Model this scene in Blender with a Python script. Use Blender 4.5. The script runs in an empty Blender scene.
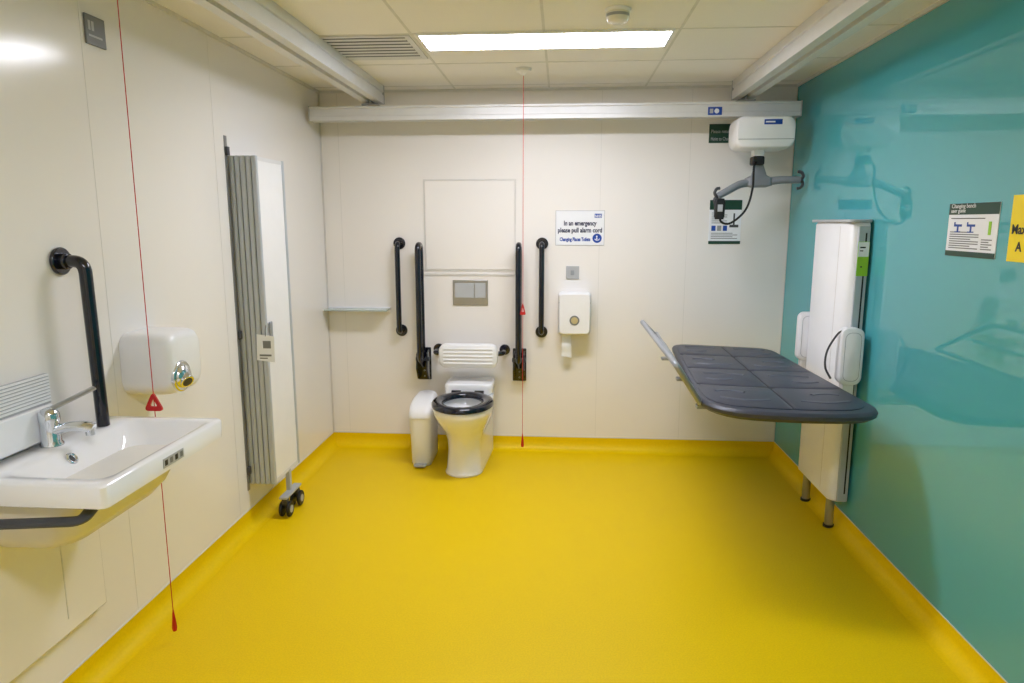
import bpy, bmesh, math
from mathutils import Vector, Matrix
from math import sin, cos, pi, radians, atan, atan2

SC = bpy.context.scene
C = SC.collection
F = 690.0
XL, XR, YB, YN, H, EYE = -1.586, 1.444, 4.58, -0.40, 2.386, 1.55
P = atan(119.5 / F); W = radians(4.08)
cp, sp, cw, sw = cos(P), sin(P), cos(W), sin(W)

# ---------------------------------------------------------------- camera
cd = bpy.data.cameras.new('camera'); cam = bpy.data.objects.new('camera', cd); C.objects.link(cam)
R_ = Vector((cw, sw, 0)); Fw = Vector((-sw * cp, cw * cp, -sp)); U_ = R_.cross(Fw)
mw = Matrix((R_, U_, -Fw)).transposed().to_4x4(); mw.translation = Vector((0, 0, EYE))
cam.matrix_world = mw
cd.sensor_width = 36; cd.lens = F / 1024 * 36; cd.clip_start = 0.05
SC.camera = cam
try:
    SC.view_settings.view_transform = 'Standard'
except Exception:
    pass

# survey helpers: a measured direction to a wall / floor plane
def ray(px, py):
    l = px - 512; v = 341.5 - py
    f = F * cp + v * sp; z = v * cp - F * sp
    return Vector((l * cw - f * sw, l * sw + f * cw, z))
def on_y(px, py, Y=YB):
    d = ray(px, py); return Vector((0, 0, EYE)) + d * (Y / d.y)
def on_x(px, py, X):
    d = ray(px, py); return Vector((0, 0, EYE)) + d * (X / d.x)
def rect_b(x0, y0, x1, y1, Y=YB):
    m = (y0 + y1) / 2; n = (x0 + x1) / 2
    return on_y(x0, m, Y).x, on_y(x1, m, Y).x, on_y(n, y1, Y).z, on_y(n, y0, Y).z
def rect_s(x0, y0, x1, y1, X):
    m = (y0 + y1) / 2; n = (x0 + x1) / 2
    return on_x(x0, m, X).y, on_x(x1, m, X).y, on_x(n, y1, X).z, on_x(n, y0, X).z

# ---------------------------------------------------------------- materials
def lin(c):
    c = c / 255.0
    return c / 12.92 if c <= 0.04045 else ((c + 0.055) / 1.055) ** 2.4
def M(name, rgb, rough=0.5, metal=0.0, coat=0.0, var=0.04, scale=12.0, bump=0.0, bscale=200.0, emit=0, trans=0.0, spec=0.5):
    m = bpy.data.materials.new(name); m.use_nodes = True
    nt = m.node_tree; b = nt.nodes['Principled BSDF']
    col = [lin(c) for c in rgb]
    tc = nt.nodes.new('ShaderNodeTexCoord'); nz = nt.nodes.new('ShaderNodeTexNoise')
    nz.inputs['Scale'].default_value = scale; nz.inputs['Detail'].default_value = 3
    nt.links.new(tc.outputs['Object'], nz.inputs['Vector'])
    rp = nt.nodes.new('ShaderNodeValToRGB')
    rp.color_ramp.elements[0].position = 0.35; rp.color_ramp.elements[1].position = 0.65
    rp.color_ramp.elements[0].color = [c * (1 - var) for c in col] + [1]
    rp.color_ramp.elements[1].color = [min(1, c * (1 + var)) for c in col] + [1]
    nt.links.new(nz.outputs['Fac'], rp.inputs['Fac'])
    nt.links.new(rp.outputs['Color'], b.inputs['Base Color'])
    b.inputs['Roughness'].default_value = rough; b.inputs['Metallic'].default_value = metal
    b.inputs['Coat Weight'].default_value = coat; b.inputs['Coat Roughness'].default_value = 0.04
    b.inputs['Transmission Weight'].default_value = trans
    b.inputs['Specular IOR Level'].default_value = spec
    if bump:
        n2 = nt.nodes.new('ShaderNodeTexNoise'); n2.inputs['Scale'].default_value = bscale
        nt.links.new(tc.outputs['Object'], n2.inputs['Vector'])
        bp = nt.nodes.new('ShaderNodeBump'); bp.inputs['Strength'].default_value = bump; bp.inputs['Distance'].default_value = 0.002
        nt.links.new(n2.outputs['Fac'], bp.inputs['Height']); nt.links.new(bp.outputs['Normal'], b.inputs['Normal'])
    if emit:
        b.inputs['Emission Color'].default_value = col + [1]; b.inputs['Emission Strength'].default_value = emit
    return m

m_wall = M('wall_cream', (241, 237, 232), 0.16, var=0.006, scale=1.5)
m_teal = M('wall_teal', (80, 170, 178), 0.03, var=0.005, scale=1.2, spec=0.9)
m_floor = M('floor_yellow', (237, 200, 0), 0.45, var=0.05, scale=160, bump=0.12, bscale=260, spec=0.2)
m_cove = M('cove_yellow', (240, 204, 0), 0.45, var=0.03, scale=100, spec=0.2)
m_ceil = M('ceiling_tile', (247, 245, 243), 0.9, var=0.015, scale=160, bump=0.15, bscale=300)
m_tbar = M('ceiling_bar', (222, 221, 216), 0.5)
m_seam = M('seam', (220, 217, 211), 0.4)
m_white = M('white_plastic', (240, 240, 240), 0.3, var=0.01)
m_ceramic = M('white_ceramic', (244, 244, 245), 0.08, coat=0.5, var=0.005)
m_cream = M('cream_enamel', (232, 229, 220), 0.25, var=0.01)
m_alu = M('painted_aluminium', (222, 222, 222), 0.35, 0.1, var=0.02)
m_grey = M('grey_metal', (150, 150, 150), 0.35, 0.6, var=0.03)
m_silver = M('silver_profile', (186, 191, 197), 0.4, 0.2, var=0.02)
m_lgrey = M('light_grey_plastic', (178, 180, 182), 0.4)
m_mgrey = M('mid_grey_metal', (156, 160, 166), 0.35, 0.3)
m_arm = M('arm_grey', (138, 141, 146), 0.4, 0.1)
m_dgrey = M('dark_grey', (64, 66, 70), 0.45)
m_black = M('black_rubber', (18, 18, 20), 0.5)
m_navy = M('navy_gloss', (10, 14, 30), 0.16, coat=0.4, var=0.05)
m_chrome = M('chrome', (224, 228, 234), 0.12, 1.0, var=0.01)
m_steel = M('brushed_steel', (176, 176, 176), 0.3, 0.9, var=0.03)
m_red = M('red_plastic', (196, 24, 26), 0.35)
m_slate = M('slate_mattress', (62, 65, 77), 0.42, var=0.05, scale=30, bump=0.1, bscale=120)
m_slate_hi = M('slate_rib_highlight', (80, 84, 97), 0.42)  # mattress slate lightened, painting a highlight onto the raised ribs
m_slate3 = M('slate_seam', (34, 36, 45), 0.6)
m_led = M('led_diffuser', (240, 241, 255), 0.5, emit=37.0, var=0.0)
m_led2 = M('led_diffuser_near', (240, 241, 255), 0.5, emit=28.0, var=0.0)
m_glass = M('frosted_glass', (215, 230, 224), 0.15, trans=0.45)
m_green = M('sign_green', (16, 62, 46), 0.35)
m_paper = M('paper_white', (240, 242, 246), 0.35, var=0.005)
m_blue = M('ink_blue', (16, 70, 164), 0.4)
m_dblue = M('ink_dark_blue', (16, 26, 70), 0.4)
m_yel = M('sign_yellow', (252, 224, 10), 0.4)
m_lime = M('label_lime', (150, 206, 40), 0.4)
m_ink = M('ink_black', (28, 28, 30), 0.5)
m_line = M('ink_grey', (120, 122, 122), 0.5)
m_door = M('door_laminate', (214, 208, 190), 0.35)

# ---------------------------------------------------------------- mesh helpers
ORG = {}
def B(): return bmesh.new()
def bx(bm, x0, x1, y0, y1, z0, z1):
    x0, x1 = min(x0, x1), max(x0, x1); y0, y1 = min(y0, y1), max(y0, y1); z0, z1 = min(z0, z1), max(z0, z1)
    v = [bm.verts.new(p) for p in ((x0, y0, z0), (x1, y0, z0), (x1, y1, z0), (x0, y1, z0), (x0, y0, z1), (x1, y0, z1), (x1, y1, z1), (x0, y1, z1))]
    for f in ((0, 3, 2, 1), (4, 5, 6, 7), (0, 1, 5, 4), (1, 2, 6, 5), (2, 3, 7, 6), (3, 0, 4, 7)):
        bm.faces.new([v[i] for i in f])
    return bm
def loft(bm, loops, cap0=True, cap1=True, closed=False):
    rings = [[bm.verts.new(p) for p in L] for L in loops]
    n = len(rings[0]); k = len(rings)
    for i in range(k if closed else k - 1):
        a, b = rings[i], rings[(i + 1) % k]
        for j in range(n):
            bm.faces.new((a[j], a[(j + 1) % n], b[(j + 1) % n], b[j]))
    if not closed:
        if cap0: bm.faces.new(rings[0][::-1])
        if cap1: bm.faces.new(rings[-1])
    return bm
def ring(c, ax, r, n, up=None):
    ax = Vector(ax).normalized()
    if up is None: up = Vector((0, 0, 1)) if abs(ax.z) < 0.9 else Vector((1, 0, 0))
    a = ax.cross(up).normalized(); b = ax.cross(a)
    return [Vector(c) + a * r * cos(2 * pi * i / n) + b * r * sin(2 * pi * i / n) for i in range(n)]
def cyl(bm, p0, p1, r, n=24, r2=None):
    p0, p1 = Vector(p0), Vector(p1); d = p1 - p0
    return loft(bm, [ring(p0, d, r, n), ring(p1, d, r if r2 is None else r2, n)])
def fillet(pts, rad, n=6):
    pts = [Vector(p) for p in pts]; out = [pts[0]]
    for i in range(1, len(pts) - 1):
        a, b, c = pts[i - 1], pts[i], pts[i + 1]
        r = min(rad, (a - b).length * .49, (c - b).length * .49)
        s = b + (a - b).normalized() * r; e = b + (c - b).normalized() * r
        for k in range(n + 1):
            t = k / n; out.append(s * (1 - t) ** 2 + b * 2 * t * (1 - t) + e * t * t)
    out.append(pts[-1]); return out
def tube(bm, pts, r, n=14, sx=1.0, closed=False, rs=None):
    pts = [Vector(p) for p in pts]; loops = []; k = len(pts)
    up = None
    for i, p in enumerate(pts):
        if closed: t = (pts[(i + 1) % k] - pts[i - 1]).normalized()
        else: t = (pts[min(i + 1, k - 1)] - pts[max(i - 1, 0)]).normalized()
        if up is None:
            up = Vector((0, 0, 1)) if abs(t.z) < .9 else Vector((1, 0, 0))
        a = t.cross(up).normalized(); b = a.cross(t).normalized(); up = b
        q = r if rs is None else r * (rs[0] + (rs[1] - rs[0]) * i / (k - 1))
        loops.append([p + a * q * sx * cos(2 * pi * j / n) + b * q * sin(2 * pi * j / n) for j in range(n)])
    return loft(bm, loops, closed=closed)
def smooth_path(pts, n=8):
    pts = [Vector(p) for p in pts]; out = []
    q = [pts[0] * 2 - pts[1]] + pts + [pts[-1] * 2 - pts[-2]]
    for i in range(1, len(q) - 2):
        for k in range(n):
            t = k / n; p0, p1, p2, p3 = q[i - 1:i + 3]
            out.append(0.5 * ((2 * p1) + (p2 - p0) * t + (2 * p0 - 5 * p1 + 4 * p2 - p3) * t * t + (3 * p1 - p0 - 3 * p2 + p3) * t ** 3))
    out.append(pts[-1]); return out
def rrect(cx, cy, hx, hy, r, n=6):
    out = []
    r = min(r, hx * .98, hy * .98)
    for (sx, sy, a0) in ((1, 1, 0), (-1, 1, 90), (-1, -1, 180), (1, -1, 270)):
        for k in range(n + 1):
            a = radians(a0 + 90 * k / n)
            out.append((cx + sx * (hx - r) + r * cos(a), cy + sy * (hy - r) + r * sin(a)))
    return out
def lift(poly, axis, v):
    if axis == 'z': return [Vector((a, b, v)) for a, b in poly]
    if axis == 'y': return [Vector((a, v, b)) for a, b in poly]
    return [Vector((v, a, b)) for a, b in poly]
def extr(bm, poly, axis, a, b):
    return loft(bm, [lift(poly, axis, a), lift(poly, axis, b)])
def ball(bm, c, rx, ry, rz, n=20, k=12):
    m = bmesh.ops.create_uvsphere(bm, u_segments=n, v_segments=k, radius=1.0)
    bmesh.ops.transform(bm, matrix=Matrix.Translation(c) @ Matrix.Diagonal((rx, ry, rz, 1)), verts=m['verts'])
    return bm
def link_mesh(name, me, mat, parent, ang):
    if parent is not None: org = ORG[parent]
    else:
        xs = [v.co for v in me.vertices]
        lo = Vector([min(v[i] for v in xs) for i in range(3)]); hi = Vector([max(v[i] for v in xs) for i in range(3)])
        org = Vector(((lo.x + hi.x) / 2, (lo.y + hi.y) / 2, lo.z))
    me.transform(Matrix.Translation(-org))
    me.materials.append(mat)
    for p in me.polygons: p.use_smooth = True
    try: me.set_sharp_from_angle(angle=radians(ang))
    except Exception: pass
    o = bpy.data.objects.new(name, me); C.objects.link(o)
    if parent is None: o.location = org
    else: o.parent = parent
    ORG[o] = org
    return o
def obj(name, bm, mat, parent=None, bev=0.0, seg=2, ang=35):
    bmesh.ops.recalc_face_normals(bm, faces=bm.faces)
    me = bpy.data.meshes.new(name); bm.to_mesh(me); bm.free()
    o = link_mesh(name, me, mat, parent, ang)
    if bev:
        b = o.modifiers.new('bevel', 'BEVEL'); b.width = bev; b.segments = seg; b.limit_method = 'ANGLE'; b.angle_limit = radians(40)
    return o
def tag(o, label, cat, group=None):
    o['label'] = label; o['category'] = cat
    if group: o['group'] = group
    return o
def thing(name, label, cat, loc, group=None):
    o = bpy.data.objects.new(name, None); C.objects.link(o); o.location = loc; o.empty_display_size = .05
    ORG[o] = Vector(loc); return tag(o, label, cat, group)
def struct(name, bm, mat, parent=None, **k):
    o = obj(name, bm, mat, parent, **k)
    if parent is None: o['kind'] = 'structure'
    return o
ROT = {'b': Matrix.Rotation(pi / 2, 4, 'X'),
       'l': Matrix.Rotation(pi / 2, 4, 'Z') @ Matrix.Rotation(pi / 2, 4, 'X'),
       'r': Matrix.Rotation(-pi / 2, 4, 'Z') @ Matrix.Rotation(pi / 2, 4, 'X')}
def text(s, size, loc, face, mat, parent, align='LEFT', bold=0.0, name='lettering', width=None):
    cu = bpy.data.curves.new('t', 'FONT'); cu.body = s; cu.size = size; cu.align_x = align; cu.extrude = 0.0004; cu.offset = bold
    cu.resolution_u = 3
    t = bpy.data.objects.new('t', cu); C.objects.link(t)
    bpy.context.view_layer.update()
    me = bpy.data.meshes.new_from_object(t.evaluated_get(bpy.context.evaluated_depsgraph_get()))
    bpy.data.objects.remove(t)
    if width:
        w = max(v.co.x for v in me.vertices) - min(v.co.x for v in me.vertices)
        me.transform(Matrix.Diagonal((width / w, 1, 1, 1)))
    me.transform(Matrix.Translation(loc) @ ROT[face])
    me.materials.clear()
    me.name = name
    return link_mesh(name, me, mat, parent, 30)

# ================================================================ room
struct('floor', bx(B(), XL - .1, XR + .1, YN - .1, YB + .1, -.1, 0), m_floor)
struct('ceiling', bx(B(), XL - .1, XR + .1, YN - .1, YB + .1, H, H + .1), m_ceil)
struct('wall_left', bx(B(), XL - .1, XL, YN, YB, 0, H), m_wall)
struct('wall_right', bx(B(), XR, XR + .1, YN, YB, 0, H), m_teal)
struct('wall_far', bx(B(), XL - .1, XR + .1, YB, YB + .1, 0, H), m_wall)
struct('wall_near', bx(B(), XL - .1, XR + .1, YN - .1, YN, 0, H), m_wall)
d1 = struct('door_1', bx(B(), -.55, .5, YN, YN + .03, 0.01, 2.08), m_door, bev=.003)
bm = B(); tube(bm, fillet([(-.42, YN + .03, .9), (-.42, YN + .09, .9), (-.42, YN + .09, 1.2), (-.42, YN + .03, 1.2)], .03), .012)
obj('door_handle', bm, m_steel, d1)
cove = [(0, .092), (.002, .092)]
for k in range(11):
    a = (pi / 2) * k / 10
    cove.append((.002 + .06 * (1 - cos(a)), .0006 + .06 * (1 - sin(a))))
cove += [(.062, .0001), (0, .0001)]
def base(name, pl, axis, a, b, cap):
    bm = B(); extr(bm, pl, axis, a, b); o = struct(name, bm, m_cove, ang=60)
    obj('cap_strip', cap, m_seam, o)
base('baseboard_left', [(XL + a, z) for a, z in cove], 'y', YN, YB, bx(B(), XL, XL + .003, YN, YB, .092, .0955))
base('baseboard_right', [(XR - a, z) for a, z in cove], 'y', YN, YB, bx(B(), XR - .003, XR, YN, YB, .092, .0955))
base('baseboard_far', [(YB - a, z) for a, z in cove], 'x', XL + .002, XR - .002, bx(B(), XL + .003, XR - .003, YB - .003, YB, .092, .097))
bm = B()
for x in (-1.29, -.69, -.09, .51, 1.11): bx(bm, x - .006, x + .006, YN, YB, H - .0015, H)
for k in range(9):
    y = 3.86 + .6 - .6 * k
    if y > YN: bx(bm, XL, XR, y - .006, y + .006, H - .0018, H)
struct('trim_1', bm, m_tbar)
bm = B()
bx(bm, XL, XR, YB - .012, YB, H - .015, H); bx(bm, XL, XL + .012, YN, YB, H - .015, H); bx(bm, XR - .012, XR, YN, YB, H - .015, H)
struct('trim_2', bm, m_tbar)
bm = B()
for px in (598, 684, 345):
    x = on_y(px, 300).x; bx(bm, x - .0012, x + .0012, YB - .0008, YB, .1, H - .02)
struct('trim_3', bm, m_seam)
bm = B()
for y in (2.30, 3.15): bx(bm, XL, XL + .0008, y - .001, y + .001, .1, H - .02)
struct('trim_4', bm, m_seam)
bm = B(); bx(bm, XL, XL + .008, YB - .008, YB, .1, H - .02); bx(bm, XR - .006, XR, YB - .006, YB, .1, H - .02)
struct('trim_5', bm, m_seam, bev=.003)

# ================================================================ ceiling fittings
def led(x0, x1, y0, y1, mat, label):
    t = thing('ceiling_light', label, 'ceiling light', ((x0 + x1) / 2, (y0 + y1) / 2, H - .012))
    bm = B(); w = .012
    bx(bm, x0, x1, y0, y0 + w, H - .012, H - .0005); bx(bm, x0, x1, y1 - w, y1, H - .012, H - .0005)
    bx(bm, x0, x0 + w, y0 + w, y1 - w, H - .012, H - .0005); bx(bm, x1 - w, x1, y0 + w, y1 - w, H - .012, H - .0005)
    obj('frame', bm, m_white, t)
    obj('diffuser', bx(B(), x0 + w, x1 - w, y0 + w, y1 - w, H - .010, H - .004), mat, t)
led(-.665, .485, 3.245, 3.535, m_led, 'long white rectangular light panel set in the ceiling tiles beside the vent')
led(-.665, .485, .25, .54, m_led2, 'long white rectangular light panel in the ceiling nearest the door')
vx0, vx1, vy0, vy1 = -1.245, -.70, 3.27, 3.73
t = thing('ceiling_vent', 'square louvred air vent with dark gaps in the ceiling beside the light panel', 'vent', ((vx0 + vx1) / 2, (vy0 + vy1) / 2, H - .012))
bm = B(); w = .028
bx(bm, vx0, vx1, vy0, vy0 + w, H - .006, H - .0005); bx(bm, vx0, vx1, vy1 - w, vy1, H - .006, H - .0005)
bx(bm, vx0, vx0 + w, vy0 + w, vy1 - w, H - .006, H - .0005); bx(bm, vx1 - w, vx1, vy0 + w, vy1 - w, H - .006, H - .0005)
obj('frame', bm, m_alu, t, bev=.002)
obj('backing', bx(B(), vx0 + w, vx1 - w, vy0 + w, vy1 - w, H - .003, H - .001), m_dgrey, t)
nn = 7; stp = (vy1 - vy0 - 2 * w) / nn
for k in range(nn):
    y = vy0 + w + stp * (k + .35)
    obj('slat', extr(B(), [(y, H - .005), (y + .002, H - .0042), (y + stp * .44, H - .006), (y + stp * .44, H - .0075)], 'x', vx0 + w, vx1 - w), m_alu, t)
p = Vector((.212, 2.955, H))
t = thing('smoke_detector', 'round cream smoke detector on the ceiling behind the light panel', 'smoke detector', p)
obj('mount', cyl(B(), p, p - Vector((0, 0, .014)), .052, 32), m_white, t, bev=.003)
bm = B(); loft(bm, [ring(p - Vector((0, 0, z)), (0, 0, 1), r, 32) for z, r in ((.014, .046), (.034, .046), (.048, .038), (.054, .024))])
obj('cover', bm, m_cream, t)
obj('slot_band', cyl(B(), p - Vector((0, 0, .021)), p - Vector((0, 0, .032)), .0468, 32), m_mgrey, t)

def track(x0, x1, label):
    t = thing('ceiling_hoist_track', label, 'hoist track', ((x0 + x1) / 2, 2.0, 2.275), 'ceiling hoist tracks')
    zb, zt = 2.275, H - .001
    xm = (x0 + x1) / 2
    pf = [(x0, zb), (xm - .014, zb), (xm - .014, zb + .02), (xm + .014, zb + .02), (xm + .014, zb), (x1, zb), (x1, zb + .05), (x1 - .008, zb + .054),
          (x1 - .008, zb + .066), (x1, zb + .07), (x1, zt), (x0, zt), (x0, zb + .07), (x0 + .008, zb + .066), (x0 + .008, zb + .054), (x0, zb + .05)]
    obj('rail', extr(B(), pf, 'y', YN + .02, 4.42), m_alu, t, ang=25)
    bm = B(); bx(bm, x0 - .003, x1 + .003, 4.42, 4.428, zb - .002, zt)
    obj('end_cap', bm, m_lgrey, t, bev=.002)
track(-1.235, -1.115, 'white aluminium hoist track on the ceiling beside the cream wall')
track(1.01, 1.13, 'white aluminium hoist track on the ceiling beside the teal wall')

t = thing('traverse_rail', 'long white hoist crossbar hung under both ceiling tracks near the far wall', 'hoist rail', (-.08, 4.35, 2.16))
z0, z1, y0, y1 = 2.163, 2.247, 4.315, 4.395
pf = [(y0, z0), (y0 + .026, z0), (y0 + .026, z0 + .02), (y1 - .026, z0 + .02), (y1 - .026, z0), (y1, z0), (y1, z1), (y0, z1), (y0, z1 - .012), (y0 + .004, z1 - .016), (y0 + .004, z0 + .028), (y0, z0 + .024)]
obj('beam', extr(B(), pf, 'x', -1.555, 1.385), m_alu, t, ang=25)
obj('end_cap', bx(B(), -1.562, -1.555, y0 - .003, y1 + .003, z0 - .003, z1 + .003), m_lgrey, t, bev=.002)
obj('end_cap', bx(B(), 1.385, 1.392, y0 - .003, y1 + .003, z0 - .003, z1 + .003), m_lgrey, t, bev=.002)
for xm in (-1.175, 1.07):
    bm = B(); bx(bm, xm - .05, xm + .05, 4.30, 4.41, z1, z1 + .012); bx(bm, xm - .008, xm + .008, 4.32, 4.39, z1, 2.29)
    obj('trolley', bm, m_grey, t, bev=.003)
x0, x1, za, zb = rect_b(708, 107, 722, 115, y0)
mk = obj('marker', bx(B(), x0, x1, y0 - .002, y0 + .001, za, zb), m_blue, t)
xm = (x0 + x1) / 2; zm = (za + zb) / 2
bm = B(); cyl(bm, (xm + .010, y0 - .002, zm), (xm + .010, y0 - .003, zm), .014, 16); obj('symbol', bm, m_paper, mk)
bm = B(); bx(bm, x0 + .010, x0 + .030, y0 - .003, y0 - .002, zm - .013, zm + .013); obj('symbol', bm, m_lgrey, mk)

# ceiling hoist
hc = Vector((1.158, 4.285, 2.058))
t = thing('ceiling_hoist', 'white electric patient hoist with grey spreader bar hanging from the crossbar', 'hoist', (hc.x, hc.y, 1.95))
L = []
for y, a in ((hc.y - .11, .88), (hc.y - .10, .96), (hc.y - .075, 1.0), (hc.y + .08, 1.0), (hc.y + .10, .95)):
    L.append([Vector((x, y, z)) for x, z in rrect(hc.x, hc.z, .166 * (a * .4 + .6), .093 * a, .05)])
obj('housing', loft(B(), L), m_white, t, ang=50)
obj('suspension', bx(B(), hc.x - .07, hc.x + .07, 4.32, 4.385, 2.14, 2.19), m_dgrey, t, bev=.004)
obj('lower_seam', bx(B(), hc.x - .155, hc.x + .155, hc.y - .1105, hc.y - .10, hc.z - .042, hc.z - .039), m_line, t)
nl = obj('name_label', bx(B(), hc.x - .015, hc.x + .085, hc.y - .113, hc.y - .108, hc.z + .040, hc.z + .068), m_blue, t)
bm = B(); bx(bm, hc.x - .008, hc.x + .045, hc.y - .1136, hc.y - .113, hc.z + .050, hc.z + .058)
obj('label_print', bm, m_paper, nl)
obj('strap', bx(B(), hc.x - .020, hc.x + .020, 4.278, 4.282, 1.84, 1.970), m_lgrey, t)
obj('connector', bx(B(), hc.x - .045, hc.x + .018, hc.y - .035, hc.y + .03, 1.930, 1.970), m_paper, t, bev=.006)
obj('connector', bx(B(), hc.x - .050, hc.x + .020, hc.y - .038, hc.y + .033, 1.880, 1.929), m_black, t, bev=.008)
bm = B(); loft(bm, [[Vector((x, y, z)) for x, y in rrect(hc.x, hc.y, a, a * .5, a * .4)] for z, a in ((1.752, .045), (1.762, .078), (1.805, .078), (1.822, .045), (1.885, .022))])
obj('hub', bm, m_arm, t, ang=50)
cx, cy, cz = hc.x, hc.y, 1.785
for pts in ([(cx + .03, cy, cz - .003), (cx + .11, cy - .01, cz + .008), (cx + .19, cy - .02, cz + .010), (cx + .232, cy - .02, cz + .008)],
            [(cx - .03, cy, cz - .003), (cx - .11, cy - .02, cz - .016), (cx - .19, cy - .05, cz - .056), (cx - .25, cy - .07, cz - .088)]):
    a = obj('arm', tube(B(), smooth_path(pts), .0235, 14, 1.1, rs=(1.05, .85)), m_arm, t)
    e = Vector(pts[-1]); d = (e - Vector(pts[0])).normalized(); d.z = 0
    for dz in (1, -1):
        hk = smooth_path([e - d * .012, e + d * .010 + Vector((0, 0, .006 * dz)), e + d * .018 + Vector((0, 0, .024 * dz)), e + d * .006 + Vector((0, 0, .044 * dz)), e - d * .014 + Vector((0, 0, .048 * dz))], 6)
        obj('hook', tube(B(), hk, .009, 10), m_dgrey, a)
path = smooth_path([(cx - .03, cy - .04, 1.895), (cx - .052, cy - .08, 1.86), (cx - .055, cy - .09, 1.74), (cx - .09, cy - .10, 1.62), (cx - .17, cy - .10, 1.545), (cx - .225, cy - .10, 1.55), (cx - .24, cy - .10, 1.60)], 10)
obj('handset_cable', tube(B(), path, .0065, 8), m_black, t)
h = obj('handset', loft(B(), [[Vector((x, y, z)) for x, y in rrect(cx - .24, cy - .10, a, .016, .012)] for z, a in ((1.565, .022), (1.58, .029), (1.665, .032), (1.685, .024))]), m_black, t)
obj('button', bx(B(), cx - .254, cx - .226, cy - .119, cy - .115, 1.61, 1.65), m_lgrey, h)

# ================================================================ red cords
def rp3(cs, r, n=4):
    out = []; k = len(cs)
    for i in range(k):
        a, b, c = Vector(cs[i - 1]), Vector(cs[i]), Vector(cs[(i + 1) % k])
        s = b + (a - b).normalized() * r; e = b + (c - b).normalized() * r
        for j in range(n + 1):
            q = j / n; p = s * (1 - q) ** 2 + b * 2 * q * (1 - q) + e * q * q; out.append((p.x, p.y))
    return out
def tri(bm, c, s, hgt, hole=.42):
    def rt(sc, d):
        pts = rp3([(0, hgt * .60 * sc), (s * sc, -hgt * .40 * sc), (-s * sc, -hgt * .40 * sc)], .5 * s * sc)
        return [Vector((c.x + u, c.y + d, c.z + v)) for u, v in pts]
    return loft(bm, [rt(1, -.004), rt(1, .004), rt(hole, .004), rt(hole, -.004)], closed=True)
def cord(x, y, zm, zb, r, label, s, hg):
    t = thing('emergency_pull_cord', label, 'alarm cord', (x, y, zb), 'emergency pull cords')
    bm = B(); loft(bm, [ring((x, y, z), (0, 0, 1), q, 24) for z, q in ((H - .001, .045), (H - .018, .043), (H - .026, .02), (H - .04, .008))])
    obj('ceiling_switch', bm, m_white, t)
    obj('cord', cyl(B(), (x, y, zb + .05), (x, y, H - .035), r, 8), m_red, t)
    obj('triangle_handle', tri(B(), Vector((x, y - .002, zm)), s, hg), m_red, t, ang=50)
    bm = B(); loft(bm, [ring((x, y, z), (0, 0, 1), q, 14) for z, q in ((zb + .085, .002), (zb + .06, .005), (zb + .012, .0095), (zb, .007))])
    obj('end_pull', bm, m_red, t)
cord(-1.425, 2.262, .922, .045, .0016, 'red emergency cord hanging from the ceiling beside the wash basin', .036, .070)
cord(-.222, 4.0, 1.045, .210, .0016, 'red emergency cord hanging from the ceiling beside the toilet', .018, .075)

# ================================================================ far wall fittings
def grab(x, z0, z1, label):
    t = thing('grab_rail', label, 'grab rail', (x, YB, z0), 'straight grab rails')
    obj('rail', tube(B(), fillet([(x, YB - .004, z0), (x, YB - .075, z0), (x, YB - .075, z1), (x, YB - .004, z1)], .035), .0175, 16), m_navy, t)
    for z in (z0, z1): obj('flange', cyl(B(), (x, YB - .012, z), (x, YB - .001, z), .04, 32), m_navy, t, bev=.003)
grab(-1.078, .825, 1.41, 'short navy vertical grab rail above the shelf end, left of the folded rails')
grab(-.128, .825, 1.41, 'short navy vertical grab rail beside the emergency sign')
def drop(x, label):
    t = thing('drop_down_rail', label, 'support rail', (x, YB, .49), 'folded support rails')
    yo, yi = 4.42, 4.515
    p = fillet([(x, yi, .64), (x, yi, 1.405), (x, yo, 1.405), (x, yo, .66), (x, yi - .01, .60)], .045, 8)
    obj('rail', tube(B(), p, .0185, 16), m_navy, t)
    bm = B(); bx(bm, x - .046, x + .046, YB - .012, YB - .001, .485, .71)
    obj('wall_plate', bm, m_navy, t, bev=.006)
    for s in (-1, 1):
        bm = B(); extr(bm, [(YB - .012, .50), (YB - .012, .70), (4.49, .68), (4.47, .58), (4.52, .50)], 'x', x + s * .034 - .005, x + s * .034 + .005)
        obj('bracket', bm, m_navy, t)
    obj('pivot', cyl(B(), (x - .046, 4.515, .64), (x + .046, 4.515, .64), .014, 16), m_dgrey, t)
    for z in (.51, .55):
        obj('bolt', cyl(B(), (x + .0, YB - .018, z), (x, YB - .012, z), .005, 10), m_mgrey, t)
drop(-.925, 'tall navy support rail folded up against the wall above the sanitary bin')
drop(-.275, 'tall navy support rail folded up beside the red cord near the toilet')

x0, x1, z0, z1 = rect_b(424, 179, 516, 271)
t = thing('access_panel', 'square cream access panel in the wall above the flush plate', 'wall panel', ((x0 + x1) / 2, YB, z0))
bm = B(); w = .007
for a in ((x0, x1, z1 - w, z1), (x0, x1, z0, z0 + w), (x0, x0 + w, z0, z1), (x1 - w, x1, z0, z1)):
    bx(bm, a[0], a[1], YB - .004, YB - .0005, a[2], a[3])
obj('frame', bm, m_seam, t)
obj('cover', bx(B(), x0 + .010, x1 - .010, YB - .005, YB - .0005, z0 + .010, z1 - .010), m_wall, t, bev=.002)
x0, x1, za, zb = rect_b(424, 273.4, 516, 275.5)
tag(obj('joint_strip', bx(B(), x0, x1, YB - .006, YB - .0005, za, zb), m_seam), 'thin cream joint strip on the wall between access panel and flush plate', 'strip')

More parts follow.
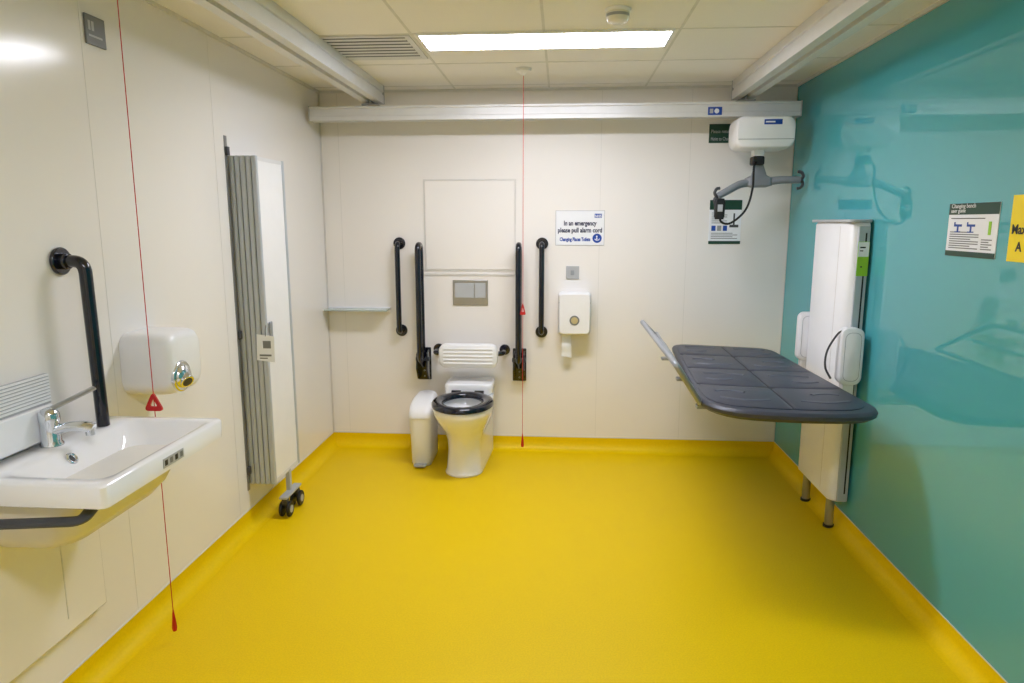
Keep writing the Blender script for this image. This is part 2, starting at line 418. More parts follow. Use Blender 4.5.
x0, x1, z0, z1 = rect_b(453, 280, 488, 305)
t = thing('flush_plate', 'brushed steel dual flush plate on the wall above the toilet', 'flush plate', ((x0 + x1) / 2, YB, z0))
obj('plate', bx(B(), x0, x1, YB - .01, YB - .001, z0, z1), m_steel, t, bev=.003)
xs = x0 + (x1 - x0) * .62
obj('button', bx(B(), x0 + .015, xs - .003, YB - .016, YB - .009, z0 + .05, z1 - .02), m_silver, t, bev=.002)
obj('button', bx(B(), xs + .003, x1 - .015, YB - .016, YB - .009, z0 + .05, z1 - .02), m_silver, t, bev=.002)

t = thing('wall_shelf', 'small pale glass shelf on the far wall in the corner by the folding screen', 'shelf', (-1.36, YB, .965))
obj('glass', bx(B(), XL + .012, -1.15, YB - .125, YB - .003, .966, .976), m_glass, t, bev=.002)
obj('bracket', bx(B(), XL + .012, -1.15, YB - .02, YB - .001, .950, .982), m_white, t, bev=.002)

# backrest: padded with shallow flutes
cx = -.60
t = thing('padded_backrest', 'white padded backrest with navy brackets on the wall above the toilet pan', 'backrest', (cx, YB, .60))
L = []
for y, a in ((4.374, .88), (4.379, .95), (4.39, .99), (4.41, 1.0), (4.43, .985), (4.438, .95)):
    L.append([Vector((x, y, z)) for x, z in rrect(cx, .687, .195 * (.5 + .5 * a), .080 * a, .05 * a)])
pad = obj('pad', loft(B(), L), m_white, t, ang=60)
for k in range(5):
    z = .687 + .024 * (k - 2)
    obj('rib', tube(B(), [(cx - .16, 4.382, z), (cx + .16, 4.382, z)], .0115, 12), m_white, pad)
for s in (-1, 1):
    x = cx + s * .225
    b = obj('bracket', tube(B(), fillet([(x, YB - .004, .70), (x, 4.42, .70), (x - s * .10, 4.42, .70)], .04), .016, 14), m_navy, t)
    obj('flange', cyl(B(), (x, YB - .014, .70), (x, YB - .001, .70), .036, 28), m_navy, b, bev=.003)

# toilet
t = thing('toilet', 'white back to wall toilet with a navy seat', 'toilet', (-.595, 4.2, 0))
tx = -.595
def outline(z, hw, yf, hb, yb, ry):
    pts = []
    yc = yf + ry; N = 18
    for k in range(N):
        a = pi + pi * k / (N - 1)
        pts.append(Vector((tx + hw * cos(a), yc + ry * sin(a), z)))
    for k in range(1, 8):
        q = k / 7; pts.append(Vector((tx + hw + (hb - hw) * q, yc + (yb - yc) * q, z)))
    for k in range(1, 4): pts.append(Vector((tx + hb - 2 * hb * k / 4, yb, z)))
    for k in range(7, 0, -1):
        q = k / 7; pts.append(Vector((tx - hw - (hb - hw) * q, yc + (yb - yc) * q, z)))
    return pts
yb = YB - .03
L = [outline(0.001, .116, 4.00, .140, yb, .12), outline(.012, .118, 3.995, .142, yb, .12), outline(.03, .109, 4.008, .140, yb, .12), outline(.15, .102, 4.020, .140, yb, .13),
     outline(.22, .107, 4.00, .141, yb, .15), outline(.28, .125, 3.96, .143, yb, .18), outline(.34, .155, 3.90, .147, yb, .21),
     outline(.39, .176, 3.865, .15, yb, .23), outline(.43, .184, 3.855, .15, yb, .235), outline(.44, .18, 3.86, .148, yb, .235)]
n = len(L[0])
def inner(z, hw, y0, y1):
    c = (y0 + y1) / 2; r = (y1 - y0) / 2; pts = []
    for k in range(18):
        a = pi + pi * k / 17; pts.append(Vector((tx + hw * cos(a), c + r * sin(a), z)))
    m = n - 18
    for k in range(1, m + 1):
        a = pi * k / (m + 1); pts.append(Vector((tx + hw * cos(a), c + r * sin(a), z)))
    return pts
L += [inner(.44, .135, 3.90, 4.27), inner(.40, .125, 3.92, 4.26), inner(.33, .10, 3.97, 4.22), inner(.27, .06, 4.03, 4.17)]
obj('pan', loft(B(), L), m_ceramic, t, ang=55)
obj('water', cyl(B(), (tx, 4.1, .285), (tx, 4.1, .30), .06, 24), m_glass, t)
bm = B(); loft(bm, [[Vector((x, y, z)) for x, y in rrect(tx, 4.455, a, .118 * (a / .158), .035)] for z, a in ((.441, .15), (.452, .157), (.498, .158), (.508, .152), (.51, .145))])
obj('rear_deck', bm, m_ceramic, t, ang=50)
bm = B(); loops = []
for k in range(48):
    a = 2 * pi * k / 48
    prof = [(0, .445), (0, .462), (.14, .474), (.5, .480), (.86, .474), (1, .462), (1, .445)]
    lp = []
    for q, z in prof:
        hw = .190 - .070 * q; ry = .236 - .07 * q
        back = 1.0 if sin(a) < 0 else .92
        lp.append(Vector((tx + hw * cos(a), 4.085 + ry * back * sin(a), z)))
    loops.append(lp)
obj('seat', loft(bm, loops, closed=True), m_navy, t, ang=50)
for s in (-1, 1):
    obj('hinge', cyl(B(), (tx + s * .075 - .03, 4.315, .462), (tx + s * .075 + .03, 4.315, .462), .014, 16), m_navy, t)

# sanitary bin
bxm, by0, by1 = -.885, 4.15, 4.48
t = thing('sanitary_bin', 'slim white pedal sanitary bin on the floor beside the toilet', 'bin', (bxm, (by0 + by1) / 2, 0))
L = []
for z, hw, y0 in ((.002, .058, 4.185), (.02, .063, 4.175), (.15, .065, 4.168), (.28, .069, 4.158), (.325, .071, 4.155)):
    L.append([Vector((x, y, z)) for x, y in rrect(bxm, (y0 + by1) / 2, hw, (by1 - y0) / 2, .045)])
obj('body', loft(B(), L), m_white, t, ang=50)
L = []
for k in range(11):
    a = (pi / 2) * k / 10
    y0 = 4.150 + .22 * (1 - cos(a)); z = .328 + .105 * sin(a); d = .003 + .035 * (1 - cos(a)) ** 2
    L.append([Vector((x, y, z)) for x, y in rrect(bxm, (y0 + by1) / 2, .075 - d, (by1 - y0) / 2, .04)])
obj('lid', loft(B(), L), m_white, t, ang=60)
obj('seam', extr(B(), rrect(bxm, 4.317, .0685, .158, .043), 'z', .3245, .3285), m_line, t)
obj('pedal', extr(B(), rrect(bxm, 4.165, .040, .032, .02), 'z', .012, .024), m_lgrey, t, bev=.003)

# emergency sign
x0, x1, z0, z1 = rect_b(556, 211, 604, 245)
yw = YB - .004
t = thing('emergency_sign', 'white sign with blue lettering about the alarm cord on the far wall', 'sign', ((x0 + x1) / 2, YB, z0))
obj('backing', bx(B(), x0 - .003, x1 + .003, YB - .003, YB - .0005, z0 - .003, z1 + .003), m_lgrey, t)
obj('board', bx(B(), x0, x1, yw, YB - .001, z0, z1), m_paper, t)
wd = x1 - x0; xm = (x0 + x1) / 2; hh = z1 - z0; yt = yw - .0006
text('In an emergency', .042, (xm, yt, z0 + hh * .58), 'b', m_dblue, t, 'CENTER', .0014, width=wd * .68)
text('please pull alarm cord', .042, (xm, yt, z0 + hh * .375), 'b', m_dblue, t, 'CENTER', .0014, width=wd * .92)
text('Changing Places Toilets', .032, (x0 + wd * .40, yt, z0 + hh * .12), 'b', m_blue, t, 'CENTER', .0014, width=wd * .64)
bm = B(); bx(bm, x1 - wd * .20, x1 - wd * .05, yt - .0003, yw, z1 - hh * .20, z1 - hh * .08); obj('logo', bm, m_blue, t)
text('NHS', .024, (x1 - wd * .125, yt - .0008, z1 - hh * .185), 'b', m_paper, t, 'CENTER', .0005, width=wd * .13)
cx_, cz_ = x1 - wd * .14, z0 + hh * .20
obj('symbol', cyl(B(), (cx_, yw, cz_), (cx_, yt - .0003, cz_), .030, 28), m_blue, t)
bm = B(); cyl(bm, (cx_ - .002, yt - .0003, cz_ + .012), (cx_ - .002, yt - .001, cz_ + .012), .0055, 12)
tube(bm, [(cx_ - .016, yt - .0006, cz_ - .004), (cx_ - .006, yt - .0006, cz_ - .013), (cx_ + .008, yt - .0006, cz_ - .012), (cx_ + .017, yt - .0006, cz_ - .002)], .003, 6)
bx(bm, cx_ - .006, cx_ + .002, yt - .001, yt - .0003, cz_ - .008, cz_ + .005)
obj('figure', bm, m_paper, t)

x0, x1, z0, z1 = rect_b(566, 266, 579, 279)
t = thing('wall_switch', 'small square grey switch plate under the emergency sign', 'switch', ((x0 + x1) / 2, YB, z0))
obj('plate', bx(B(), x0, x1, YB - .009, YB - .001, z0, z1), m_lgrey, t, bev=.003)
xm, zm = (x0 + x1) / 2, (z0 + z1) / 2
obj('rocker', bx(B(), xm - .012, xm + .012, YB - .013, YB - .008, zm - .016, zm + .016), m_mgrey, t, bev=.002)

# paper towel dispenser
x0, x1, z0, z1 = rect_b(558, 292, 591, 335, YB - .1)
xm = (x0 + x1) / 2; hw = (x1 - x0) / 2
t = thing('towel_dispenser', 'white paper towel dispenser with a sheet hanging out on the far wall', 'dispenser', (xm, YB, z0))
L = []
for y, a, in ((YB - .001, .96), (YB - .08, 1.0), (YB - .115, .97), (YB - .13, .90)):
    L.append([Vector((x, y, z)) for x, z in rrect(xm, (z0 + z1) / 2, hw * a, (z1 - z0) / 2 * a, .025)])
obj('body', loft(B(), L), m_white, t, ang=50)
obj('cover_joint', bx(B(), xm - hw * .96, xm + hw * .96, YB - .124, YB - .02, z1 - .07, z1 - .067), m_line, t)
w_ = obj('window', cyl(B(), (xm, YB - .125, z0 + .10), (xm, YB - .134, z0 + .10), .032, 28), m_line, t, bev=.002)
obj('emblem', cyl(B(), (xm, YB - .134, z0 + .10), (xm, YB - .136, z0 + .10), .022, 20), M('emblem_gold', (196, 180, 130), .4), w_)
obj('lock', cyl(B(), (xm, YB - .12, z1 - .04), (xm, YB - .128, z1 - .04), .007, 12), m_grey, t)
L = []
for k in range(9):
    z = z0 + .01 - .020 * k; wv = .006 * sin(k * 1.1)
    xa, xb = xm - .078 - .0005 * k, xm - .022 + .001 * k
    L.append([Vector((xa, YB - .07 + wv, z)), Vector(((xa + xb) / 2, YB - .078 + wv, z + (.006 if k == 8 else 0))), Vector((xb, YB - .07 + wv, z - (.010 if k == 8 else 0))), Vector(((xa + xb) / 2, YB - .076 + wv, z))])
obj('paper_sheet', loft(B(), L), m_paper, t)

def poster(label, x0, x1, z0, z1, kind, name='poster'):
    t = thing(name, label, 'poster' if name == 'poster' else 'sign', ((x0 + x1) / 2, YB, z0))
    obj('board', bx(B(), x0, x1, YB - .003, YB - .0005, z0, z1), m_green if kind == 'green' else m_paper, t)
    return t
x0, x1, z0, z1 = rect_b(709, 124, 734, 143)
t = poster('small dark green sign on the far wall just behind the hoist', x0, x1, z0, z1, 'green', 'notice_sign')
text('Please return', .030, (x0 + .012, YB - .0036, z1 - .055), 'b', m_lgrey, t, 'LEFT', 0, width=(x1 - x0) * .80)
text('Hoist to Charge', .030, (x0 + .012, YB - .0036, z1 - .10), 'b', m_lgrey, t, 'LEFT', 0, width=(x1 - x0) * .84)
x0, x1, z0, z1 = rect_b(709, 200, 741, 244)
t = poster('white instruction poster with dark green header on the far wall under the spreader bar', x0, x1, z0, z1, 'w')
hh = z1 - z0; wd = x1 - x0
obj('header', bx(B(), x0, x1, YB - .0045, YB - .003, z1 - hh * .22, z1), m_green, t)
obj('footer', bx(B(), x0, x1, YB - .0045, YB - .003, z0, z0 + hh * .07), m_green, t)
bm = B()
for k in range(6):
    z = z1 - hh * (.30 + .045 * k); bx(bm, x0 + .015, x0 + wd * (.56 if k % 3 else .46), YB - .0036, YB - .003, z, z + .004)
for k in range(4):
    z = z0 + hh * (.12 + .04 * k); bx(bm, x0 + .015, x1 - .02 - .03 * (k % 2), YB - .0036, YB - .003, z, z + .004)
obj('printed_text', bm, m_line, t)
for k in range(3):
    xa = x0 + wd * (.08 + .18 * k)
    obj('picture', bx(B(), xa, xa + wd * .13, YB - .0036, YB - .003, z0 + hh * .30, z0 + hh * .42), m_mgrey if k % 2 else m_blue, t)
bm = B(); bx(bm, x1 - wd * .36, x1 - wd * .08, YB - .0036, YB - .003, z0 + hh * .38, z0 + hh * .44); bx(bm, x1 - wd * .25, x1 - wd * .20, YB - .0036, YB - .003, z0 + hh * .44, z0 + hh * .70)
obj('picture', bm, m_dgrey, t)

# ================================================================ left wall
y0, y1, z0, z1 = rect_s(84, 17, 103, 46, XL)
t = thing('wall_plaque', 'small grey plaque high on the cream wall by the red cord', 'plaque', (XL, (y0 + y1) / 2, z0))
obj('plate', bx(B(), XL + .0005, XL + .008, y0, y1, z0, z1), M('plaque_grey', (118, 120, 122), .4), t, bev=.002)
bm = B(); bx(bm, XL + .008, XL + .0088, y0 + .012, y0 + .022, z1 - .05, z1 - .02); bx(bm, XL + .008, XL + .0088, y0 + .012, y1 - .02, z1 - .07, z1 - .064)
bx(bm, XL + .008, XL + .0088, y0 + .028, y0 + .04, z1 - .05, z1 - .02)
obj('marking', bm, m_lgrey, t)

# basin grab rail
t = thing('grab_rail', 'thick navy curved grab rail on the cream wall above the wash basin', 'grab rail', (XL, 2.09, .887), 'straight grab rails')
xo = -1.503
obj('rail', tube(B(), fillet([(XL + .006, 2.085, 1.428), (xo, 2.088, 1.428), (xo, 2.098, .888)], .055, 8), .0195, 20), m_navy, t)
obj('flange', cyl(B(), (XL + .001, 2.085, 1.428), (XL + .014, 2.085, 1.428), .044, 32), m_navy, t, bev=.004)
obj('collar', cyl(B(), (XL + .014, 2.085, 1.428), (XL + .035, 2.085, 1.428), .026, 24), m_navy, t, bev=.003)

# ribbed splashback
t = thing('splashback', 'white ribbed splashback on the wall behind the basin tap', 'splashback', (XL, 1.6, .90))
obj('panel', bx(B(), XL + .001, XL + .03, 1.3, 1.955, .895, 1.0), m_white, t, bev=.004)
up = obj('ribbed_panel', bx(B(), XL + .001, XL + .018, 1.3, 1.965, 1.0, 1.092), m_lgrey, t, bev=.002)
for k in range(9):
    z = 1.008 + .0098 * k
    obj('rib', bx(B(), XL + .018, XL + .022, 1.3, 1.96, z, z + .0062), m_white, up)

# wash basin
t = thing('wash_basin', 'white rectangular wall hung wash basin on the cream wall', 'basin', (XL + .2, 1.91, .70))
bx0, bx1, by0, by1, zt = XL + .002, -1.156, 1.59, 2.222, .885
bcx, bcy, bhx, bhy = (bx0 + bx1) / 2, (by0 + by1) / 2, (bx1 - bx0) / 2, (by1 - by0) / 2
def rr(z, cx, cy, hx, hy, r): return [Vector((x, y, z)) for x, y in rrect(cx, cy, hx, hy, r)]
icx, icy = -1.330, 1.915
L = [rr(zt - .068, bcx, bcy, bhx - .012, bhy - .012, .02), rr(zt - .062, bcx, bcy, bhx - .002, bhy - .002, .02), rr(zt - .006, bcx, bcy, bhx, bhy, .02), rr(zt, bcx, bcy, bhx - .006, bhy - .006, .018),
     rr(zt, icx, icy, .146, .275, .045), rr(zt - .008, icx, icy, .138, .265, .045), rr(zt - .045, icx + .01, icy, .105, .215, .06), rr(zt - .10, icx + .01, icy, .085, .15, .07), rr(zt - .118, icx + .01, icy, .055, .09, .05)]
obj('bowl', loft(B(), L), m_ceramic, t, ang=50)
L = [rr(.675, XL + .13, 1.86, .095, .19, .07), rr(.685, XL + .145, 1.865, .13, .225, .08), rr(.72, XL + .155, 1.87, .148, .245, .07), rr(.78, XL + .165, 1.88, .160, .262, .06), rr(.822, XL + .175, 1.895, .170, .275, .05)]
obj('underside_housing', loft(B(), L), m_cream, t, ang=60)
of = obj('overflow_ring', tube(B(), ring((-1.442, 1.86, .858), (1, 0, .75), .015, 24), .005, 8, closed=True), m_chrome, t)
obj('overflow_hole', cyl(B(), (-1.446, 1.86, .855), (-1.442, 1.86, .858), .011, 20), m_black, of)
obj('drain', cyl(B(), (icx + .01, icy, zt - .119), (icx + .01, icy, zt - .112), .03, 24), m_chrome, t, bev=.003)
y0, y1, z0, z1 = rect_s(163, 453, 184, 467, bx1)
b = obj('control_label', bx(B(), bx1 - .001, bx1 + .0015, y0, y1, zt - .048, zt - .020), m_lgrey, t)
for k in range(4):
    yy = y0 + (y1 - y0) * (k + .5) / 4
    obj('icon', bx(B(), bx1 + .0015, bx1 + .0022, yy - .007, yy + .007, zt - .042, zt - .026), m_ink if k % 2 == 0 else m_line, b)
obj('adjusting_bar', tube(B(), fillet([(-1.235, 1.645, .80), (-1.225, 1.59, .79), (-1.56, 1.545, .785), (XL + .01, 1.545, .785)], .03), .011, 10, 1.6), m_dgrey, t)
pc = obj('pipe_cover', bx(B(), XL + .001, XL + .028, 1.35, 2.10, .25, .69), m_wall, t, bev=.004)
obj('joint', bx(B(), XL + .028, XL + .0295, 1.915, 1.919, .30, .62), m_seam, pc)

# tap
t = thing('basin_tap', 'chrome mixer tap with a long lever standing on the wash basin', 'tap', (-1.532, 1.90, zt))
ax, ay = -1.530, 1.90
bm = B(); loft(bm, [ring((ax, ay, z), (0, 0, 1), r, 28) for z, r in ((zt + .0005, .032), (zt + .006, .032), (zt + .012, .027), (zt + .07, .026), (zt + .078, .029), (zt + .098, .0285), (zt + .110, .022), (zt + .116, .008))])
obj('body', bm, m_chrome, t, ang=40)
obj('spout', tube(B(), smooth_path([(ax + .01, ay, zt + .045), (ax + .05, ay + .01, zt + .056), (ax + .09, ay + .018, zt + .056), (ax + .118, ay + .025, zt + .046)]), .015, 16, 1.3), m_chrome, t)
obj('aerator', cyl(B(), (ax + .108, ay + .023, zt + .028), (ax + .108, ay + .023, zt + .05), .013, 16), m_chrome, t)
obj('lever', tube(B(), smooth_path([(ax, ay, zt + .108), (ax + .02, ay + .045, zt + .122), (ax + .06, ay + .125, zt + .148)]), .0065, 12, 2.2), m_steel, t)

# hand dryer
dx0, dx1, dy0, dy1, dz0, dz1 = XL + .001, -1.400, 2.335, 2.57, .922, 1.152
t = thing('hand_dryer', 'rounded white hand dryer with chrome nozzle on the cream wall', 'hand dryer', (XL, 2.45, dz0))
L = []
ym, zm = (dy0 + dy1) / 2, (dz0 + dz1) / 2; hy, hz = (dy1 - dy0) / 2, (dz1 - dz0) / 2
for x, a in ((dx0, .99), (dx0 + .008, 1.0), (dx1 - .06, 1.0), (dx1 - .035, .985), (dx1 - .015, .94), (dx1 - .004, .86), (dx1, .76)):
    L.append([Vector((x, y, z)) for y, z in rrect(ym, zm, hy * a, hz * a, .05)])
obj('casing', loft(B(), L), m_white, t, ang=60)
nx, ny, nz = dx1 - .010, ym - .046, dz0 + .066
c_ = obj('nozzle_collar', cyl(B(), (nx - .03, ny, nz), (nx + .016, ny, nz), .058, 36), m_chrome, t, bev=.005)
obj('nozzle', ball(B(), Vector((nx + .012, ny, nz)), .026, .046, .046), m_chrome, t)
dv = Vector((.75, -.35, -.5)).normalized(); c0 = Vector((nx + .010, ny, nz))
sn = obj('nozzle_outlet', cyl(B(), c0 + dv * .01, c0 + dv * .038, .028, 24, .026), m_chrome, t, bev=.002)
obj('nozzle_opening', cyl(B(), c0 + dv * .0382, c0 + dv * .039, .019, 20), m_dgrey, sn)

# folding screen
t = thing('folding_screen', 'folded grey and white concertina privacy screen on casters against the cream wall', 'privacy screen', (XL + .07, 3.43, 0))
z0, z1 = .225, 1.86
for k in range(5):
    x = XL + .016 + .0275 * k
    lf = obj('leaf', bx(B(), x - .006, x + .006, 3.285, 3.585, z0 + .01, z1 - .01), m_white, t)
    for ye in (3.277, 3.593):
        bm = B(); extr(bm, rrect(x, ye, .0123, .011, .006, 4), 'z', z0, z1)
        obj('edge_post', bm, m_silver, lf)
    for za in (z1 - .02, z0 + .002):
        obj('edge_strip', bx(B(), x - .0085, x + .0085, 3.289, 3.581, za, za + .018), m_alu, lf)
obj('wall_post', bx(B(), XL + .001, XL + .003, 3.24, 3.266, z0 - .03, z1 + .09), m_grey, t)
for z in (.30, 1.0, 1.88): obj('wall_bracket', bx(B(), XL + .003, XL + .016, 3.243, 3.265, z - .02, z + .02), m_dgrey, t, bev=.002)
xf = XL + .016 + .0275 * 4
obj('caster_post', bx(B(), xf - .012, xf + .012, 3.45, 3.475, .11, .235), m_silver, t, bev=.002)
obj('caster_crossbar', bx(B(), xf - .012, xf + .03, 3.35, 3.56, .105, .118), m_silver, t, bev=.002)
for yy in (3.375, 3.525):
    c_ = obj('caster', extr(B(), [(yy - .014, .105), (yy + .014, .105), (yy + .034, .06), (yy + .026, .036), (yy - .012, .07)], 'x', xf - .004, xf + .026), m_dgrey, t, bev=.003)
    for dx in (-.016, .024):
        obj('wheel', cyl(B(), (xf + dx, yy + .008, .043), (xf + dx + .015, yy + .008, .043), .042, 28), m_black, c_, bev=.005)
    obj('hub_cap', cyl(B(), (xf + .039, yy + .008, .043), (xf + .042, yy + .008, .043), .020, 16), m_lgrey, c_)
lb = obj('tag', extr(B(), [(xf - .040, .875), (xf + .050, .865), (xf + .055, .995), (xf - .035, 1.005)], 'y', 3.258, 3.260), m_paper, t)
bm = B(); bx(bm, xf - .025, xf + .035, 3.2572, 3.258, .895, .904); bx(bm, xf - .005, xf + .035, 3.2572, 3.258, .935, .972); bx(bm, xf - .025, xf + .015, 3.2572, 3.258, .882, .888)
obj('printing', bm, m_line, lb)
obj('tag_loop', tube(B(), [(xf + .01, 3.259, .995), (xf + .01, 3.262, 1.03), (xf + .01, 3.27, 1.05)], .0025, 6), m_line, lb)
obj('latch', bx(B(), xf + .011, xf + .020, 3.30, 3.33, .98, 1.06), m_mgrey, t, bev=.003)

# ================================================================ right wall: changing bench
t = thing('changing_bench', 'wall mounted adult changing bench with slate mattress and white lift column', 'changing bench', (1.39, 3.6, 0))
cx0, cx1, cy0, cy1 = 1.345, XR - .012, 3.365, 3.86
L = []
for z, d in ((.17, .01), (.18, 0), (1.535, 0), (1.55, .008)):
    L.append([Vector((x, y, z)) for x, y in ((cx0 + .03 + d, cy0 + d), (cx0 + .012 + d, cy0 + .012 + d), (cx0 + d, cy0 + .045 + d), (cx0 + d, cy1 - .045 - d), (cx0 + .012 + d, cy1 - .012 - d), (cx0 + .03 + d, cy1 - d), (cx1, cy1 - d), (cx1, cy0 + d))])
obj('column', loft(B(), L), m_white, t, ang=40)
obj('column_top', extr(B(), rrect((cx0 + cx1) / 2, (cy0 + cy1) / 2, .052, .26, .02), 'z', 1.548, 1.562), m_lgrey, t, bev=.003)
obj('side_channel', bx(B(), cx0 + .034, cx1 - .002, cy0 - .012, cy0 - .001, .18, 1.53), m_silver, t, bev=.002)
obj('side_slot', bx(B(), cx0 + .064, cx0 + .071, cy0 - .0135, cy0 - .011, .22, 1.50), m_black, t)
obj('front_groove', bx(B(), cx0 - .001, cx0 + .001, cy0 + .12, cy0 + .124, .2, 1.53), m_seam, t)
for yy in (3.46, 3.80):
    f_ = obj('foot', cyl(B(), (1.392, yy, .012), (1.392, yy, .175), .021, 20), m_steel, t)
    obj('foot_pad', cyl(B(), (1.392, yy, .0005), (1.392, yy, .014), .027, 20), m_black, f_)
lb = obj('instruction_label', bx(B(), cx0 + .034, cx1 - .002, cy0 - .0155, cy0 - .0125, 1.30, 1.46), m_lime, t)
bm = B(); bx(bm, cx0 + .036, cx1 - .004, cy0 - .0165, cy0 - .0155, 1.39, 1.458); obj('label_top', bm, m_paper, lb)
bm = B(); bx(bm, cx0 + .042, cx1 - .02, cy0 - .0173, cy0 - .0165, 1.43, 1.436); bx(bm, cx0 + .042, cx1 - .03, cy0 - .0173, cy0 - .0165, 1.415, 1.420); bx(bm, cx0 + .05, cx1 - .03, cy0 - .0173, cy0 - .0155, 1.34, 1.346)
obj('label_text', bm, m_ink, lb)
for (ya, yb_) in ((cy0 - .085, cy0 - .018), (cy1 + .006, cy1 + .06)):
    L = []
    for y, a in ((ya, .90), (ya + .008, 1.0), (yb_ - .008, 1.0), (yb_, .94)):
        L.append([Vector((x, y, z)) for x, z in rrect(1.365, .925, .052 * a, .135 * a, .035)])
    cv = obj('arm_cover', loft(B(), L), m_white, t, ang=50)
    obj('cover_groove', tube(B(), [(x, ya - .0005, z) for x, z in rrect(1.365, .925, .036, .115, .028)], .0014, 6, closed=True), m_lgrey, cv)
    obj('support_arm', bx(B(), .80, 1.38, (ya + yb_) / 2 - .02, (ya + yb_) / 2 + .02, .695, .733), m_alu, t, bev=.005)
    obj('arm_bracket', bx(B(), 1.335, 1.39, (ya + yb_) / 2 - .02, (ya + yb_) / 2 + .02, .70, .80), m_alu, t, bev=.005)
pth = smooth_path([(1.335, cy0 - .05, 1.045), (1.305, cy0 - .05, 1.03), (1.265, cy0 - .045, .95), (1.262, cy0 - .04, .87), (1.295, cy0 - .03, .81)], 8)
obj('cable', tube(B(), pth, .005, 8), m_dgrey, t)
cor = [(.60, 2.85), (1.33, 2.80), (1.285, 4.27), (.70, 4.40)]
def bow(u): return -.055 * (1 - (2 * u - 1) ** 2)
def bil(u, v):
    a = Vector(cor[0]).lerp(Vector(cor[1]), u); b = Vector(cor[3]).lerp(Vector(cor[2]), u)
    p = a.lerp(b, v); p.y += bow(u) * (1 - v) ** 2
    return p
def superpoly(u0, u1, v0, v1, rads, n=6, m=8):
    out = []
    cs = [(u0, v0), (u1, v0), (u1, v1), (u0, v1)]
    q = []
    for i in range(4):
        a, b, c = Vector(cs[i - 1]), Vector(cs[i]), Vector(cs[(i + 1) % 4])
        ru, rv = rads[i]
        s = Vector((b.x + (ru if a.x > b.x else -ru if a.x < b.x else 0), b.y + (rv if a.y > b.y else -rv if a.y < b.y else 0)))
        e = Vector((b.x + (ru if c.x > b.x else -ru if c.x < b.x else 0), b.y + (rv if c.y > b.y else -rv if c.y < b.y else 0)))
        arc = []
        for j in range(n + 1):
            t_ = j / n; arc.append(s * (1 - t_) ** 2 + b * 2 * t_ * (1 - t_) + e * t_ * t_)
        q.append(arc)
    for i in range(4):
        out += q[i]
        e, s = q[i][-1], q[(i + 1) % 4][0]
        for j in range(1, m): out.append(e.lerp(s, j / m))
    return [tuple(bil(p.x, p.y)) for p in out]
def scl(poly, d):
    cx = sum(p[0] for p in poly) / len(poly); cy = sum(p[1] for p in poly) / len(poly)
    return [(cx + (x - cx) * (1 - d / .35), cy + (y - cy) * (1 - d / .78)) for x, y in poly]
pl = superpoly(0, 1, 0, 1, [(.26, .14), (.20, .09), (.16, .08), (.18, .08)])
L = [lift(scl(pl, d), 'z', z) for z, d in ((.735, .05), (.742, .02), (.758, .002), (.773, 0), (.784, .007), (.787, .014))]
mt = obj('mattress', loft(B(), L), m_slate, t, ang=40)
pin = superpoly(.045, .955, .04, .96, [(.24, .12), (.20, .10), (.15, .08), (.17, .08)])
obj('seam_layer', loft(B(), [lift(pin, 'z', .786), lift(pin, 'z', .7885)]), m_slate3, mt)
us = [.035, .50, .965]; vs = [.030, .27, .51, .75, .97]
for i in range(2):
    for j in range(4):
        g = .007; gv = .005
        u0, u1, v0, v1 = us[i] + (g if i else 0), us[i + 1] - (0 if i else g), vs[j] + gv, vs[j + 1] - gv
        rd = [(.03, .014)] * 4
        if j == 0: rd[0 if i == 0 else 1] = (.21, .12)
        if j == 3: rd[3 if i == 0 else 2] = (.15, .08)
        q = superpoly(u0, u1, v0, v1, rd, 6, 4)
        cxm = sum(p[0] for p in q) / len(q); cym = sum(p[1] for p in q) / len(q)
        sh = [(cxm + (x - cxm) * .95, cym + (y - cym) * .95) for x, y in q]
        s_ = obj('pad_section', loft(B(), [lift(q, 'z', .783), lift(q, 'z', .790), lift(sh, 'z', .794)]), m_slate, mt, ang=60)
for i in range(2):
    for j in range(4):
        ua, ub = us[i] + .09, us[i + 1] - .09
        for k, vv in enumerate((.085, .155)):
            pts = []
            for m_ in range(7):
                q = m_ / 6; uu = ua + (ub - ua) * (.0 + q * (1.0, .6)[(k + j) % 2])
                if i: uu = us[1] + us[2] - uu
                p = bil(uu, vs[j] + vv + .016 * sin(q * pi) * (-1 if k == 0 else 1)); pts.append((p.x, p.y, .792))
            obj('rib', tube(B(), pts, .0065, 8, 2.0), m_slate_hi, mt)
# side rail: open double-tube frame flaring outwards
def rp(y, z):
    q = (z - .77) / .2; return Vector((.612 - .135 * q + (.05 * (y - 2.95) / 1.3 if z < .9 else 0), y, z))
lo = fillet([rp(3.00, .765), rp(2.84, .965), rp(4.02, .985), rp(4.24, .80)], .07, 7)
r_ = obj('side_rail', tube(B(), lo, .013, 14, 1.0), m_mgrey, t)
obj('rail_bar', tube(B(), [rp(2.94, .875), rp(4.12, .895)], .010, 12), m_mgrey, r_)
obj('rail_bar', tube(B(), [rp(3.0, .768), rp(4.23, .80)], .013, 12), m_mgrey, r_)
for y in (3.05, 3.6, 4.15):
    obj('rail_bracket', bx(B(), .61, .74, y - .02, y + .02, .728, .745), m_mgrey, r_, bev=.003)

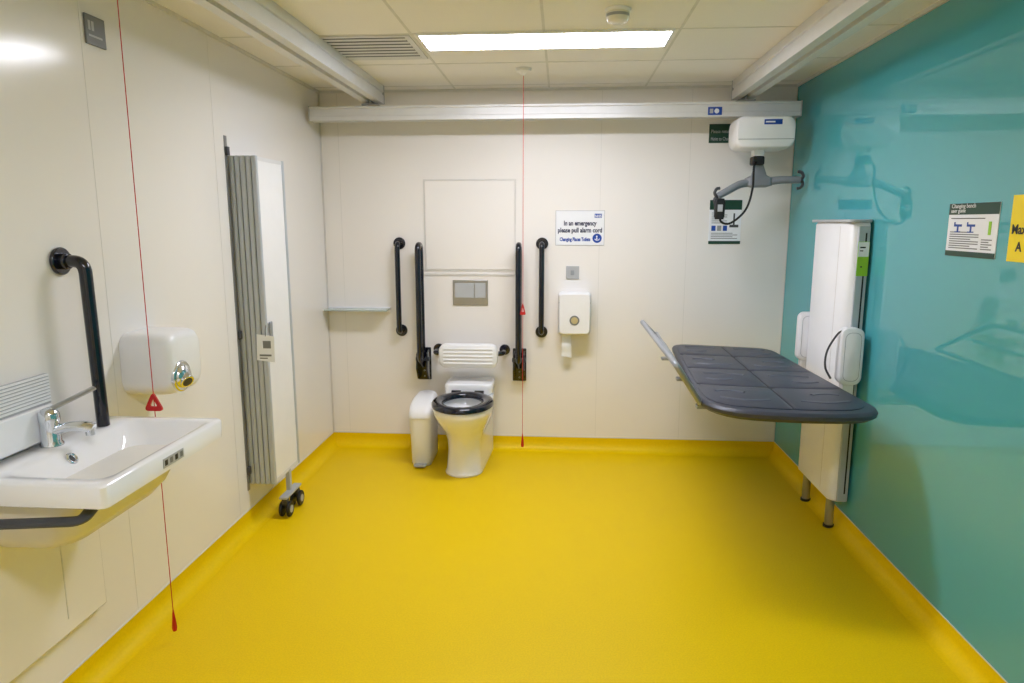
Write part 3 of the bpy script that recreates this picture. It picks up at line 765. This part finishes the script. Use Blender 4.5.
# right wall poster
y0, y1, z0, z1 = rect_s(948.5, 203, 998.5, 257.5, XR)
t = thing('poster', 'white and green instruction poster on the teal wall beside the yellow sign', 'poster', (XR, (y0 + y1) / 2, z0))
obj('board', bx(B(), XR - .003, XR - .0005, y0, y1, z0, z1), m_paper, t)
hh = z1 - z0; ww = y0 - y1
xs = XR - .003
obj('header', bx(B(), xs - .0012, xs, y0, y1, z1 - hh * .21, z1), m_green, t)
obj('footer', bx(B(), xs - .0012, xs, y0, y1, z0, z0 + hh * .10), m_green, t)
text('Changing bench', .022, (xs - .0018, y0 - ww * .05, z1 - hh * .085), 'r', m_paper, t, width=ww * .5)
text('user guide', .020, (xs - .0018, y0 - ww * .05, z1 - hh * .17), 'r', m_paper, t, width=ww * .30)
for k in range(2):
    yc = y0 - ww * (.22 + .27 * k); zc = z1 - hh * .42
    bm = B()
    bx(bm, xs - .0015, xs, yc - .024, yc + .024, zc - .003, zc + .005)
    bx(bm, xs - .0015, xs, yc - .004, yc + .004, zc - .020, zc - .003); bx(bm, xs - .0015, xs, yc - .018, yc + .018, zc - .024, zc - .020)
    bx(bm, xs - .0015, xs, yc + .018, yc + .024, zc + .005, zc + .013)
    obj('picture', bm, m_blue, t)
bm = B(); yc = y0 - ww * .86
bx(bm, xs - .0015, xs, yc - .007, yc + .007, z1 - hh * .58, z1 - hh * .34)
obj('picture', bm, m_lime, t)
bm = B()
for k in range(8):
    z = z1 - hh * (.55 + .043 * k); bx(bm, xs - .001, xs, y0 - ww * .06, y0 - ww * (.66 if k % 3 else .5), z, z + .0035)
    if k > 2: bx(bm, xs - .001, xs, y0 - ww * .72, y0 - ww * (.92 if k % 2 else .86), z, z + .0035)
obj('printed_text', bm, m_line, t)
bm = B(); bx(bm, xs - .001, xs, y0 - ww * .06, y0 - ww * .75, z1 - hh * .29, z1 - hh * .275); obj('printed_text', bm, m_ink, t)

# yellow sign
y0 = on_x(1011, 228, XR).y; y1 = y0 - .22
z0, z1 = on_x(1017, 262, XR).z, on_x(1017, 195, XR).z
t = thing('warning_sign', 'bright yellow sign with black lettering on the teal wall beside the poster', 'sign', (XR, (y0 + y1) / 2, z0))
obj('board', bx(B(), XR - .003, XR - .0005, y0, y1, z0, z1), m_yel, t)
text('Max', .042, (XR - .0036, y0 - .010, z0 + (z1 - z0) * .42), 'r', m_ink, t, bold=.001)
text('A', .042, (XR - .0036, y0 - .040, z0 + (z1 - z0) * .16), 'r', m_ink, t, bold=.001)

w = bpy.data.worlds.new('world'); SC.world = w; w.use_nodes = True
w.node_tree.nodes['Background'].inputs[0].default_value = (.9, .9, .85, 1); w.node_tree.nodes['Background'].inputs[1].default_value = .3
